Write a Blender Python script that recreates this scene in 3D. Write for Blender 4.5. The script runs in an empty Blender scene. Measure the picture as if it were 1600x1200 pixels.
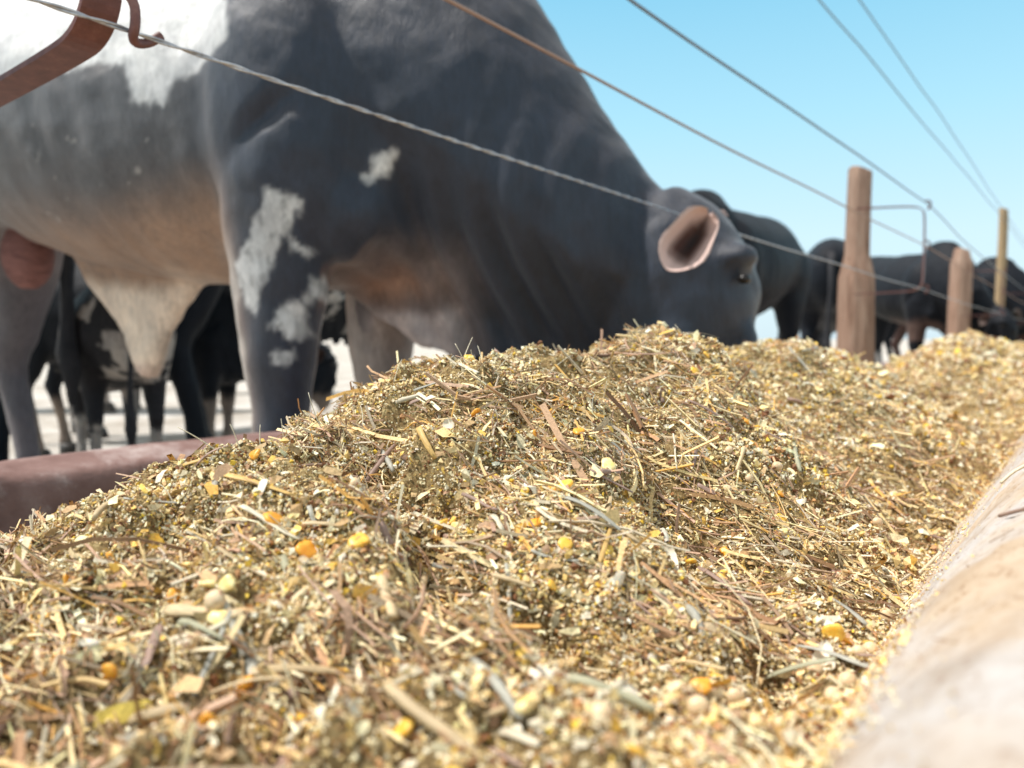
import bpy, math
import numpy as np
from mathutils import Vector, Matrix

# ================================================================ camera, sky, sun, exposure
scene = bpy.context.scene
C = scene.collection
YAW = math.atan(910/1200); PITCH = math.atan(70/1200)
cam_d = bpy.data.cameras.new('camera'); cam = bpy.data.objects.new('camera', cam_d); C.objects.link(cam)
cam.location = (0, 0, .62)
cam.rotation_euler = (math.pi/2-PITCH, 0, YAW)
cam_d.sensor_width = 36; cam_d.lens = 27; cam_d.clip_start = .005; cam_d.clip_end = 4000
cam_d.dof.use_dof = True; cam_d.dof.focus_distance = .44; cam_d.dof.aperture_fstop = 7.6
scene.camera = cam
SUN_EL = math.radians(58)
SUN_AZ = (-.78, -.62)                 # horizontal direction towards the sun
world = bpy.data.worlds.new('World'); scene.world = world; world.use_nodes = True
wn = world.node_tree.nodes; wl = world.node_tree.links
sky = wn.new('ShaderNodeTexSky'); sky.sky_type = 'NISHITA'; sky.sun_disc = False
sky.sun_elevation = SUN_EL; sky.sun_rotation = math.atan2(SUN_AZ[0], SUN_AZ[1])
sky.air_density = 1.0; sky.dust_density = 1.6; sky.ozone_density = .6
tint = wn.new('ShaderNodeMix'); tint.data_type = 'RGBA'; tint.blend_type = 'MULTIPLY'; tint.inputs[0].default_value = 1
tint.inputs[7].default_value = (.90, 1.03, 1.0, 1)
wl.new(sky.outputs[0], tint.inputs[6]); tcw = wn.new('ShaderNodeTexCoord'); sep = wn.new('ShaderNodeSeparateXYZ'); wl.new(tcw.outputs['Generated'], sep.inputs[0])
rw = wn.new('ShaderNodeValToRGB'); wl.new(sep.outputs['Z'], rw.inputs[0]); er = rw.color_ramp.elements
while len(er) < 6: er.new(.5)
for e_, (p_, c_) in zip(er, ((0, (.66, .82, .90)), (.12, (.60, .81, .91)), (.26, (.40, .73, .88)), (.42, (.22, .58, .80)), (.60, (.62, .62, .60)), (1, (.86, .78, .68)))): e_.position = p_; e_.color = (*c_, 1)
sc_ = wn.new('ShaderNodeVectorMath'); sc_.operation = 'SCALE'; sc_.inputs['Scale'].default_value = 4.3; wl.new(rw.outputs[0], sc_.inputs[0])
hz = wn.new('ShaderNodeMix'); hz.data_type = 'RGBA'; hz.inputs[0].default_value = .9       # hazy pale horizon over the clear sky
wl.new(tint.outputs[2], hz.inputs[6]); wl.new(sc_.outputs[0], hz.inputs[7]); wl.new(hz.outputs[2], wn['Background'].inputs[0]); wn['Background'].inputs[1].default_value = .15
sun_d = bpy.data.lights.new('sun', 'SUN'); sun = bpy.data.objects.new('sun', sun_d); C.objects.link(sun)
sun_d.energy = 3.0; sun_d.angle = math.radians(2.5); sun_d.color = (1, .95, .89)
_l = math.hypot(*SUN_AZ)
sdir = Vector((SUN_AZ[0]/_l*math.cos(SUN_EL), SUN_AZ[1]/_l*math.cos(SUN_EL), math.sin(SUN_EL)))
sun.rotation_euler = sdir.to_track_quat('Z', 'Y').to_euler()
scene.view_settings.view_transform = 'Standard'; scene.view_settings.look = 'None'
scene.view_settings.exposure = .82; scene.view_settings.gamma = 1; scene.view_settings.use_curve_mapping = False

# ================================================================ helpers
rng = np.random.default_rng(7)
def tag(o, label=None, cat=None, group=None, kind=None):
    if label: o['label'] = label
    if cat: o['category'] = cat
    if group: o['group'] = group
    if kind: o['kind'] = kind
    return o
def empty(name, loc=(0, 0, 0), rz=0):
    o = bpy.data.objects.new(name, None); C.objects.link(o); o.location = loc; o.rotation_euler = (0, 0, rz)
    o.empty_display_size = .1
    return o
def link(name, me, mat=None, parent=None):
    o = bpy.data.objects.new(name, me); C.objects.link(o)
    if mat is not None:
        me.materials.clear(); me.materials.append(mat)
    if parent is not None: o.parent = parent
    return o
def mesh_np(name, V, F, colors=None, smooth=True):
    """V (n,3), F list of arrays of faces (each (m,k))"""
    me = bpy.data.meshes.new(name)
    if not isinstance(F, (list, tuple)): F = [F]
    F = [np.asarray(f, np.int32) for f in F if len(f)]
    loops = np.concatenate([f.ravel() for f in F])
    tot = np.concatenate([np.full(len(f), f.shape[1], np.int32) for f in F])
    start = np.concatenate([[0], np.cumsum(tot)[:-1]]).astype(np.int32)
    me.vertices.add(len(V)); me.vertices.foreach_set('co', np.asarray(V, np.float32).ravel())
    me.loops.add(len(loops)); me.loops.foreach_set('vertex_index', loops)
    me.polygons.add(len(tot)); me.polygons.foreach_set('loop_start', start); me.polygons.foreach_set('loop_total', tot)
    me.polygons.foreach_set('use_smooth', np.full(len(tot), smooth))
    me.update(calc_edges=True)
    if colors is not None: set_col(me, colors)
    return me
def set_col(me, colors):
    a = me.color_attributes.new('tint', 'FLOAT_COLOR', 'POINT')
    c = np.ones((len(colors), 4), np.float32); c[:, :3] = colors
    a.data.foreach_set('color', c.ravel())
class MB:
    def __init__(s): s.V = []; s.F4 = []; s.F3 = []; s.n = 0
    def add(s, V, F4=(), F3=()):
        s.V.append(np.asarray(V, float))
        if len(F4): s.F4.append(np.asarray(F4)+s.n)
        if len(F3): s.F3.append(np.asarray(F3)+s.n)
        s.n += len(V)
    def rings(s, R, cap=True):
        """R: (k, m, 3) rings joined to a tube"""
        R = np.asarray(R, float); k, m, _ = R.shape
        V = R.reshape(-1, 3); F = []; T = []
        for i in range(k-1):
            for j in range(m):
                a = i*m+j; b = i*m+(j+1) % m
                F.append((a, b, b+m, a+m))
        if cap:
            V = np.vstack([V, R[0].mean(0), R[-1].mean(0)]); c0 = k*m; c1 = k*m+1
            for j in range(m):
                T.append((c0, (j+1) % m, j)); T.append((c1, (k-1)*m+j, (k-1)*m+(j+1) % m))
        s.add(V, F, T)
    def tube(s, pts, rad, m=8, squash=1.):
        pts = np.asarray(pts, float); k = len(pts); rad = np.broadcast_to(rad, (k,))
        t = np.gradient(pts, axis=0); t /= np.linalg.norm(t, axis=1)[:, None]+1e-12
        ref = np.array([0, 0, 1.]) if abs(t[0][2]) < .9 else np.array([1., 0, 0])
        a = np.linspace(0, 2*np.pi, m, endpoint=False); R = []
        u = np.cross(t[0], ref); u /= np.linalg.norm(u)
        for i in range(k):
            u = u-t[i]*(u@t[i]); u /= np.linalg.norm(u); v = np.cross(t[i], u)
            R.append(pts[i]+rad[i]*(np.cos(a)[:, None]*u+np.sin(a)[:, None]*v*squash))
        s.rings(R)
    def box(s, c, d, rz=0):
        c = np.array(c, float); d = np.array(d, float)/2
        q = np.array([(x, y, z) for z in (-1, 1) for x, y in ((-1, -1), (1, -1), (1, 1), (-1, 1))])*d
        if rz: q = q@np.array([[math.cos(rz), math.sin(rz), 0], [-math.sin(rz), math.cos(rz), 0], [0, 0, 1]])
        s.add(q+c, [(3, 2, 1, 0), (4, 5, 6, 7), (0, 1, 5, 4), (1, 2, 6, 5), (2, 3, 7, 6), (3, 0, 4, 7)])
    def ell(s, c, r, m=16, rot=None):
        th = np.linspace(0, np.pi, m//2+1)[1:-1]; a = np.linspace(0, 2*np.pi, m, endpoint=False)
        R = np.array([[(np.sin(t)*np.cos(x), np.sin(t)*np.sin(x), -np.cos(t)) for x in a] for t in th])
        R = R*np.array(r)
        if rot is not None: R = R@np.array(rot).T
        s.rings(R+np.array(c))
    def mesh(s, name, smooth=True):
        F = []
        if s.F4: F.append(np.concatenate(s.F4))
        if s.F3: F.append(np.concatenate(s.F3))
        return mesh_np(name, np.concatenate(s.V), F, smooth=smooth)
    def build(s, name, mat, parent=None, smooth=True): return link(name, s.mesh(name, smooth), mat, parent)
def get_v(me):
    v = np.empty(len(me.vertices)*3, np.float32); me.vertices.foreach_get('co', v); return v.reshape(-1, 3)

# ---------------------------------------------------------------- materials
def new_mat(name, col=(.5, .5, .5), rough=.7, spec=.4, metal=0.):
    m = bpy.data.materials.new(name); m.use_nodes = True; b = m.node_tree.nodes['Principled BSDF']
    b.inputs['Base Color'].default_value = (*col, 1); b.inputs['Roughness'].default_value = rough
    b.inputs['Specular IOR Level'].default_value = spec; b.inputs['Metallic'].default_value = metal
    return m, m.node_tree.nodes, m.node_tree.links, b
def ramp(N, L, src, stops):
    r = N.new('ShaderNodeValToRGB'); L.new(src, r.inputs[0]); e = r.color_ramp.elements
    while len(e) < len(stops): e.new(.5)
    for i, (p, c) in enumerate(stops):
        e[i].position = p; e[i].color = (*c, 1) if len(c) == 3 else c
    return r.outputs[0]
def noise(N, L, scale, detail=5, rough=.6, dist=0, stretch=None):
    tc = N.new('ShaderNodeTexCoord'); n = N.new('ShaderNodeTexNoise')
    n.inputs['Scale'].default_value = scale; n.inputs['Detail'].default_value = detail
    n.inputs['Roughness'].default_value = rough; n.inputs['Distortion'].default_value = dist
    v = tc.outputs['Object']
    if stretch:
        mp = N.new('ShaderNodeMapping'); mp.inputs['Scale'].default_value = stretch; L.new(v, mp.inputs[0]); v = mp.outputs[0]
    L.new(v, n.inputs[0]); return n.outputs[0]
def bump(N, L, b, h, strength=.3, dist=.002):
    n = N.new('ShaderNodeBump'); n.inputs['Strength'].default_value = strength; n.inputs['Distance'].default_value = dist
    L.new(h, n.inputs['Height']); L.new(n.outputs[0], b.inputs['Normal'])
def mixc(N, L, f, a, b, mode='MIX'):
    m = N.new('ShaderNodeMix'); m.data_type = 'RGBA'; m.blend_type = mode
    for s, k in ((f, 0), (a, 6), (b, 7)):
        if isinstance(s, (int, float)): m.inputs[k].default_value = s
        elif isinstance(s, tuple): m.inputs[k].default_value = (*s, 1)
        else: L.new(s, m.inputs[k])
    return m.outputs[2]
def attr(N, name='tint'):
    a = N.new('ShaderNodeAttribute'); a.attribute_name = name; return a.outputs[0]

# feed particles: colour of each bit comes from its attribute, with fine fibre mottling
M_bits, N, L, b = new_mat('feed_bits', rough=.62, spec=.35)
mott = ramp(N, L, noise(N, L, 900, 3), [(.3, (.70, .66, .60)), (.65, (1.15, 1.12, 1.06))])
L.new(mixc(N, L, 1.0, attr(N), mott, 'MULTIPLY'), b.inputs['Base Color'])
M_heap, N, L, b = new_mat('feed_meal', rough=.85, spec=.2)
L.new(ramp(N, L, noise(N, L, 330, 8, .75), [(.3, (.09, .055, .025)), (.5, (.34, .23, .10)), (.66, (.70, .55, .27))]), b.inputs['Base Color'])
bump(N, L, b, noise(N, L, 420, 8, .8), .9, .003)
M_straw, N, L, b = new_mat('straw', rough=.55, spec=.4)
fib = ramp(N, L, noise(N, L, 1.0, 4, .7, 0, (2600, 2600, 90)), [(.3, (.55, .52, .5)), (.7, (1.15, 1.13, 1.1))])
L.new(mixc(N, L, 1.0, attr(N), fib, 'MULTIPLY'), b.inputs['Base Color'])
def grain_mat(name, c1, c2, rough=.4):
    m, N, L, b = new_mat(name, rough=rough, spec=.5)
    L.new(ramp(N, L, noise(N, L, 260, 4, .6), [(.35, c1), (.65, c2)]), b.inputs['Base Color'])
    b.inputs['Subsurface Weight'].default_value = .15; b.inputs['Subsurface Scale'].default_value = .002
    return m
M_corn = grain_mat('corn', (.80, .42, .03), (.90, .60, .12))
M_corn2 = grain_mat('corn_orange', (.78, .30, .02), (.88, .46, .06))
M_corn3 = grain_mat('corn_pale', (.85, .62, .18), (.9, .78, .42))
M_bean = grain_mat('bean', (.62, .44, .25), (.80, .64, .42), .5)
M_beanhil = grain_mat('bean_hilum', (.30, .12, .08), (.42, .2, .13), .5)
M_husk = grain_mat('husk', (.72, .62, .46), (.86, .80, .68), .5)
M_brownshell = grain_mat('brown_shell', (.22, .10, .06), (.40, .22, .14), .5)

# concrete of the trough kerb
M_conc, N, L, b = new_mat('pale_concrete', rough=.8, spec=.3)
base = ramp(N, L, noise(N, L, 16, 9, .68), [(.30, (.38, .31, .25)), (.46, (.52, .48, .45)), (.62, (.59, .57, .56))])
warm = ramp(N, L, noise(N, L, 9, 5, .6, .4), [(.44, (1, 1, 1)), (.60, (1.0, .80, .56))])
pits = ramp(N, L, noise(N, L, 1, 7, .8, .3, (230, 150, 230)), [(.30, (.42, .29, .22)), (.40, (.82, .74, .68)), (.48, (1, 1, 1))])
L.new(mixc(N, L, 1.0, mixc(N, L, .8, base, warm, 'MULTIPLY'), pits, 'MULTIPLY'), b.inputs['Base Color'])
bump(N, L, b, noise(N, L, 1, 9, .8, .2, (220, 150, 220)), .6, .0018)
M_red, N, L, b = new_mat('red_painted_concrete', rough=.7, spec=.35)
rc = ramp(N, L, noise(N, L, 14, 8, .65), [(.3, (.15, .08, .068)), (.52, (.22, .13, .115)), (.75, (.33, .24, .22))])
wear = ramp(N, L, noise(N, L, 7, 9, .75, .3), [(.50, (0, 0, 0)), (.66, (.8, .8, .8))])
L.new(mixc(N, L, wear, rc, (.50, .42, .40)), b.inputs['Base Color'])
bump(N, L, b, noise(N, L, 120, 6), .4, .003)
M_wood, N, L, b = new_mat('weathered_wood', rough=.85, spec=.2)
L.new(ramp(N, L, noise(N, L, 1, 8, .7, .6, (34, 34, 3)), [(.28, (.22, .12, .08)), (.5, (.48, .31, .23)), (.72, (.60, .44, .34))]), b.inputs['Base Color'])
bump(N, L, b, noise(N, L, 1, 8, .8, .5, (50, 50, 4)), 1.0, .025)
M_pole, N, L, b = new_mat('pole_wood', rough=.8, spec=.2)
L.new(ramp(N, L, noise(N, L, 1, 6, .7, .4, (30, 30, 3)), [(.3, (.22, .15, .08)), (.7, (.45, .33, .2))]), b.inputs['Base Color'])
M_strap, N, L, b = new_mat('red_oxide_strap', rough=.5, spec=.45)
L.new(ramp(N, L, noise(N, L, 60, 7, .7), [(.3, (.11, .045, .04)), (.55, (.17, .07, .062)), (.78, (.28, .15, .12))]), b.inputs['Base Color'])
bump(N, L, b, noise(N, L, 300, 5), .25, .0008)
M_wire, N, L, b = new_mat('galvanised_wire', (.50, .51, .54), .42, .5, .75)
L.new(ramp(N, L, noise(N, L, 90, 5), [(.3, (.30, .30, .33)), (.7, (.62, .63, .66))]), b.inputs['Base Color'])
M_wireblue, N, L, b = new_mat('dark_wire', (.16, .20, .25), .45, .4, .3)
M_cable, *_ = new_mat('dark_cable', (.16, .19, .22), .5, .4)
M_rust, N, L, b = new_mat('rusty_wire', (.33, .22, .17), .6, .4, .3)
M_ground, N, L, b = new_mat('dry_ground', rough=.95, spec=.1)
L.new(ramp(N, L, noise(N, L, 1.3, 9, .7), [(.3, (.26, .22, .18)), (.46, (.46, .42, .37)), (.60, (.60, .57, .53)), (.75, (.70, .68, .64))]), b.inputs['Base Color'])
bump(N, L, b, noise(N, L, 9, 8, .7), .6, .03)
def hide_mat(name, rough=.46, spec=.45, sheen=.2):
    m, N, L, b = new_mat(name, rough=rough, spec=spec)
    mo = ramp(N, L, noise(N, L, 7, 6, .65, .3), [(.3, (.66, .66, .68)), (.7, (1.32, 1.29, 1.25))])
    st = ramp(N, L, noise(N, L, 1, 5, .75, .8, (95, 95, 22)), [(.3, (.70, .69, .68)), (.7, (1.3, 1.29, 1.27))])
    mo = mixc(N, L, 1.0, mo, st, 'MULTIPLY')
    L.new(mixc(N, L, 1.0, attr(N), mo, 'MULTIPLY'), b.inputs['Base Color'])
    bump(N, L, b, noise(N, L, 1, 6, .7, .3, (170, 170, 40)), .45, .006)
    b.inputs['Sheen Weight'].default_value = sheen; b.inputs['Sheen Roughness'].default_value = .5
    return m
M_hide = hide_mat('cattle_hide')
M_hide2 = hide_mat('black_cattle_hide', .6, .15, .03)
M_ear, N, L, b = new_mat('ear_skin', rough=.6, spec=.3)
L.new(attr(N), b.inputs['Base Color'])
M_eye, *_ = new_mat('eye', (.010, .008, .008), .30, .4)
M_hoof, *_ = new_mat('hoof', (.05, .045, .04), .5, .4)
M_horn, *_ = new_mat('horn', (.25, .2, .15), .5, .4)
M_scrot, N, L, b = new_mat('pink_skin', (.27, .11, .09), .6, .3)
L.new(ramp(N, L, noise(N, L, 1, 6, .7, .6, (18, 18, 60)), [(.3, (.13, .05, .045)), (.6, (.28, .125, .105)), (.8, (.36, .18, .15))]), b.inputs['Base Color'])
bump(N, L, b, noise(N, L, 1, 6, .7, .6, (25, 25, 130)), .8, .012)
import numpy as np
# ---------------------------------------------------------------- feed heap height field
def hash2(ix, iy, seed):
    n = (ix.astype(np.int64)*374761393 + iy.astype(np.int64)*668265263 + seed*1442695041) & 0xffffffff
    n = ((n ^ (n >> 13))*1274126177) & 0xffffffff
    return ((n ^ (n >> 16)) & 0xffff)/65535.0
def vnoise(x, y, seed):
    xi = np.floor(x); yi = np.floor(y); fx = x-xi; fy = y-yi
    fx = fx*fx*(3-2*fx); fy = fy*fy*(3-2*fy)
    a = hash2(xi, yi, seed); b = hash2(xi+1, yi, seed); c = hash2(xi, yi+1, seed); d = hash2(xi+1, yi+1, seed)
    return (a*(1-fx)+b*fx)*(1-fy)+(c*(1-fx)+d*fx)*fy
def fbm(x, y, seed, octaves=4):
    s = 0; a = .5; f = 1.
    for i in range(octaves):
        s = s + a*(vnoise(x*f+i*17.3, y*f-i*9.1, seed+i)-.5); a *= .5; f *= 2.03
    return s*2
EYE = .62
RY = [-1, -.1, .05, .12, .21, .33, .39, .43, .50, .58, .667, .75, .82, .90, 1.0, 1.14, 1.27, 1.5, 1.87, 2.3, 2.89, 3.4, 4.2, 5.2, 6.3, 7.5, 9, 11, 14]
RH = [-.15, -.120, -.102, -.090, -.059, -.031, -.012, 0, -.006, -.002, .002, -.010, -.024, -.014, -.002, 0, -.006, -.045, -.115, -.07, .012, .0, -.06, -.02, -.06, -.03, -.07, -.04, -.08]
BY = [-1, .05, .15, .3, .6, 1.4, 14]
BH = [-.092, -.090, -.096, -.120, -.153, -.162, -.163]
def feed_height(X, Y, detail=True):
    X = np.asarray(X, float); Y = np.asarray(Y, float)
    R = np.interp(Y, RY, RH); B = np.interp(Y, BY, BH)
    xr = -.35 + .03*np.sin(Y*2.3+.6)
    xb = np.interp(Y, [-1, .1, .2, .5, 14], [-.036, -.038, -.046, -.081, -.088])
    u = (X-xr)/(xb-xr)
    ur = np.clip(u, 0, 1.6)
    f = np.where(ur < .25, 2.0*ur*ur, .125+(ur-.25)*1.167)
    right = R-(R-B)*np.minimum(f, 1+.3*np.maximum(f-1, 0))
    v = np.clip(-(X-xr)/.5, 0, 1.4)
    fl = np.where(v < .2, 2.5*v*v, .1+(v-.2)*1.1)
    left = R-(R+.23)*fl
    h = np.where(u > 0, right, left)
    def seg(x0, y0, x1, y1, w):                       # bump along a line, width w
        dx, dy = x1-x0, y1-y0; t = np.clip(((X-x0)*dx+(Y-y0)*dy)/(dx*dx+dy*dy), 0, 1)
        return np.exp(-((X-x0-t*dx)**2+(Y-y0-t*dy)**2)/(w*w))
    h = h-.026*seg(-.33, .84, -.12, .66, .055)-.05*seg(-.36, 2.0, -.13, 1.65, .18)+.012*seg(-.31, .66, -.15, .50, .05)-.016*seg(-.27, .46, -.12, .34, .035)-.010*seg(-.26, .26, -.12, .21, .025)
    if detail:
        edge = np.clip((1.15-u)/.3, .15, 1)
        h = h + edge*(.017*fbm(X*14, Y*14, 3, 3) + .018*fbm(X*45+2, Y*45, 11, 3))
        r = fbm(X*22+5, Y*22+1, 29, 3)
        h = h - edge*.020*np.clip(r-.12, 0, 1)*3
    return h+EYE-np.interp(Y, [0, .25, .8, 2, 3], [.012, .012, .014, .014, .008])*np.clip((1.3-u)/.4, 0, 1)
# ================================================================ ground
def ground():
    n = 60
    g = np.concatenate([-np.geomspace(1500, 1, n), np.geomspace(1, 1500, n)])
    X, Y = np.meshgrid(g, g)
    Z = .03*fbm(X*.5, Y*.5, 91, 3)*np.clip(8/np.maximum(np.hypot(X, Y), 1), 0, 1)-.02
    k = 2*n; idx = np.arange(k*k).reshape(k, k)
    F = np.stack([idx[:-1, :-1], idx[:-1, 1:], idx[1:, 1:], idx[1:, :-1]], -1).reshape(-1, 4)
    o = link('ground', mesh_np('ground', np.stack([X, Y, Z], -1).reshape(-1, 3), F), M_ground)
    tag(o, kind='structure')
ground()

# ================================================================ trough: two long walls and a floor
def profile_run(name, prof, mat, ys, jitter, parent, fine=None):
    """extrude a closed X-Z profile along Y with small surface unevenness"""
    prof = np.array(prof, float); V = []; m = len(prof)
    ys = np.asarray(ys, float)
    nx = np.roll(prof, -1, 0)-np.roll(prof, 1, 0)
    nrm = np.stack([nx[:, 1], -nx[:, 0]], 1); nrm /= np.linalg.norm(nrm, axis=1)[:, None]
    arc = np.concatenate([[0], np.cumsum(np.linalg.norm(np.diff(prof, axis=0), axis=1))])
    R = np.zeros((len(ys), m, 3))
    R[:, :, 1] = ys[:, None]
    d = jitter*fbm(np.broadcast_to(arc*18, (len(ys), m)), np.broadcast_to(ys[:, None]*14, (len(ys), m)), 51, 4)
    if fine: d = d+fine*fbm(np.broadcast_to(arc*130, d.shape), np.broadcast_to(ys[:, None]*105, d.shape), 57, 4)*np.clip(1.5-ys[:, None], 0, 1)
    R[:, :, 0] = prof[:, 0]+d*nrm[:, 0]; R[:, :, 2] = prof[:, 1]+d*nrm[:, 1]
    mb = MB()
    k = len(ys); idx = np.arange(k*m).reshape(k, m); j2 = np.roll(idx, -1, 1)
    F = np.stack([idx[:-1], j2[:-1], j2[1:], idx[1:]], -1).reshape(-1, 4)
    Vv = np.vstack([R.reshape(-1, 3), R[0].mean(0), R[-1].mean(0)])
    T = [(k*m, (j+1) % m, j) for j in range(m)]+[(k*m+1, (k-1)*m+j, (k-1)*m+(j+1) % m) for j in range(m)]
    mb.add(Vv, F, T)
    return mb.build(name, mat, parent)
def dense(pts, step):
    out = []
    pts = [np.array(p, float) for p in pts]
    for a, b_ in zip(pts, pts[1:]+pts[:1]):
        n = max(1, int(np.linalg.norm(b_-a)/step))
        for i in range(n): out.append(a+(b_-a)*i/n)
    return out
def chaikin(P, it=2):
    P = [np.array(p, float) for p in P]
    for _ in range(it):
        Q = []
        for a, b_ in zip(P[:-1], P[1:]): Q += [a*.75+b_*.25, a*.25+b_*.75]
        P = [P[0]]+Q+[P[-1]]
    return P
trough = empty('feed_trough', (-.48, 0, 0))
tag(trough, 'long concrete feed trough with red painted back wall and pale rounded front lip', 'feed trough')
ys = np.concatenate([np.arange(-.5, 1, .0045), np.arange(1, 2, .015), np.geomspace(2, 60, 120)])
def off(P): return [(x+.48, z) for x, z in P]
back = chaikin([(-.80, .18), (-.885, .40), (-.889, .462), (-.905, .481), (-1.01, .482), (-1.028, .468), (-1.04, .30), (-1.045, -.03)], 2)
profile_run('back_wall', off(dense(back+[(-.80, -.03)], .02)), M_red, ys, .004, trough)
front = chaikin([(-.32, .20), (-.20, .29), (-.115, .418), (-.060, .500), (-.034, .540), (-.006, .560), (.04, .566), (.11, .562), (.14, .545), (.15, .40), (.155, -.03)], 2)
profile_run('front_lip', off(dense(front+[(-.32, -.03)], .0045)), M_conc, ys, .0025, trough, .0012)
fl = MB(); fl.box((-.56+.48, 29.6, .11), (.474, 61, .16)); fl.build('trough_floor', M_conc, trough, False)

# ================================================================ feed
def feed_surface():
    xs = np.linspace(-.885, .0, 380)
    yl = [-.30]
    while yl[-1] < 60: yl.append(yl[-1]+max(.0025, .0028*abs(yl[-1])**1.25 if yl[-1] > .8 else .0025))
    yl = np.array(yl)
    X, Y = np.meshgrid(xs, yl)
    Z = feed_height(X, Y)
    near = np.clip((2-Y)/1.2, 0, 1)
    Z = Z+near*(.0035*fbm(X*160, Y*160, 71, 3)+.002*fbm(X*420, Y*420, 77, 2))
    k, m = X.shape; idx = np.arange(k*m).reshape(k, m)
    F = np.stack([idx[:-1, :-1], idx[:-1, 1:], idx[1:, 1:], idx[1:, :-1]], -1).reshape(-1, 4)
    return np.stack([X, Y, Z], -1).reshape(-1, 3), F
def surf(P, eps=.002):
    x, y = P[:, 0], P[:, 1]
    h = feed_height(x, y)
    gx = (feed_height(x+eps, y)-feed_height(x-eps, y))/(2*eps); gy = (feed_height(x, y+eps)-feed_height(x, y-eps))/(2*eps)
    gx = np.clip(gx, -1.5, 1.5); gy = np.clip(gy, -1.5, 1.5)
    n = np.stack([-gx, -gy, np.ones_like(gx)], -1); n /= np.linalg.norm(n, axis=1)[:, None]
    return h, n
def frames(n, tilt, bias=None, bias_w=0.):
    """random frame per instance: t along the piece, nn its normal"""
    m = len(n); a = rng.uniform(0, 2*np.pi, m)
    r = np.stack([np.cos(a), np.sin(a), np.zeros(m)], -1)
    if bias is not None:
        sg = np.sign((r@np.array(bias)))[:, None]; r = r*(1-bias_w)+sg*np.array(bias)*bias_w
    nn = n+rng.normal(0, 1, (m, 3))*np.asarray(tilt).reshape(-1, 1)
    nn /= np.linalg.norm(nn, axis=1)[:, None]
    t = r-nn*np.sum(r*nn, 1)[:, None]; t /= np.linalg.norm(t, axis=1)[:, None]+1e-9
    return t, np.cross(nn, t), nn
def instances(tV, tF, pos, fr, sc, jit, col, colj=.06):
    """tV (k,3) template, sc (m,3) scales; returns V, faces, colours"""
    m, k = len(pos), len(tV)
    v = tV[None]*(1+0*pos[:, None, :1])+rng.normal(0, 1, (m, k, 3))*jit
    v = v*sc[:, None, :]
    t, s_, n = fr
    V = pos[:, None]+v[..., :1]*t[:, None]+v[..., 1:2]*s_[:, None]+v[..., 2:3]*n[:, None]
    off_ = (np.arange(m)*k)[:, None, None]
    Fs = (tF[None]+off_).reshape(-1, tF.shape[1])
    cc = np.repeat(col, k, 0)*(1+rng.normal(0, colj, (m*k, 1)))
    return V.reshape(-1, 3), Fs, np.clip(cc, 0, 1)
OCT_V = np.array([(1, 0, 0), (-1, 0, 0), (0, 1, 0), (0, -1, 0), (0, 0, 1), (0, 0, -1)], float)*.5
OCT_F = np.array([(0, 2, 4), (2, 1, 4), (1, 3, 4), (3, 0, 4), (2, 0, 5), (1, 2, 5), (3, 1, 5), (0, 3, 5)])
FLK_V = np.array([(-.5, -.4, 0), (-.5, .3, .1), (0, -.5, .22), (0, .5, .18), (.5, -.25, 0), (.5, .3, -.05)], float)
FLK_F = np.array([(0, 2, 3), (0, 3, 1), (2, 4, 5), (2, 5, 3)])
def straw_template(nseg=3, m=3, bend=.05):
    a = np.linspace(0, 2*np.pi, m, endpoint=False); V = []
    for i in range(nseg+1):
        u = i/nseg-.5
        for x in a: V.append((u, .5*math.cos(x), .5*math.sin(x)))
    F = []
    for i in range(nseg):
        for j in range(m):
            p = i*m+j; q = i*m+(j+1) % m; F += [(p, q, q+m), (p, q+m, p+m)]
    return np.array(V), np.array(F)
def pal(n, cols, w, var=.12):
    cols = np.array(cols); w = np.array(w, float); w /= w.sum()
    c = cols[rng.choice(len(cols), n, p=w)]
    return np.clip(c*(1+rng.normal(0, var, (n, 1)))*(1+rng.normal(0, .018, (n, 3))), .01, .92)
MEAL = [(.84, .66, .33), (.85, .75, .52), (.74, .53, .20), (.54, .30, .14), (.90, .84, .68), (.24, .105, .05), (.70, .52, .28), (.84, .58, .08)]
MEALW = [5, 8, 2.2, 3.4, 5, 3.4, 4.2, 1.5]
FLAKE = [(.88, .76, .50), (.84, .66, .34), (.62, .42, .22), (.44, .28, .17), (.90, .84, .68), (.50, .45, .30), (.84, .56, .14), (.30, .17, .09)]
FLAKEW = [5, 4, 3, 2, 3, 1.5, 2, 1]
STALK = [(.80, .60, .31), (.86, .71, .42), (.52, .32, .18), (.46, .31, .22), (.56, .50, .39), (.40, .32, .22), (.72, .42, .12), (.88, .79, .56), (.26, .15, .08)]
STALKW = [4, 3.5, 3.4, 4.2, 2.4, 1.8, 1.2, 2.6, 2.0]
def sample(n, y0, y1, x0=-.50, x1=-.045, clump=True, kind='meal'):
    u = rng.uniform(0, 1, n*2)
    y = y0+(y1-y0)*u if y0 <= 0 else y0*(y1/y0)**u      # density falls off with distance
    x = rng.uniform(x0, x1, n*2)
    if clump:
        k = fbm(x*30, y*30, 123, 3); k2 = fbm(x*17+9, y*17+4, 321, 3)
        keep = rng.uniform(0, 1, n*2) < (.42+1.9*k2 if kind == 'straw' else .74+1.2*k-.5*k2)
        x, y = x[keep], y[keep]
    return np.stack([x, y], -1)[:n]
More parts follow.
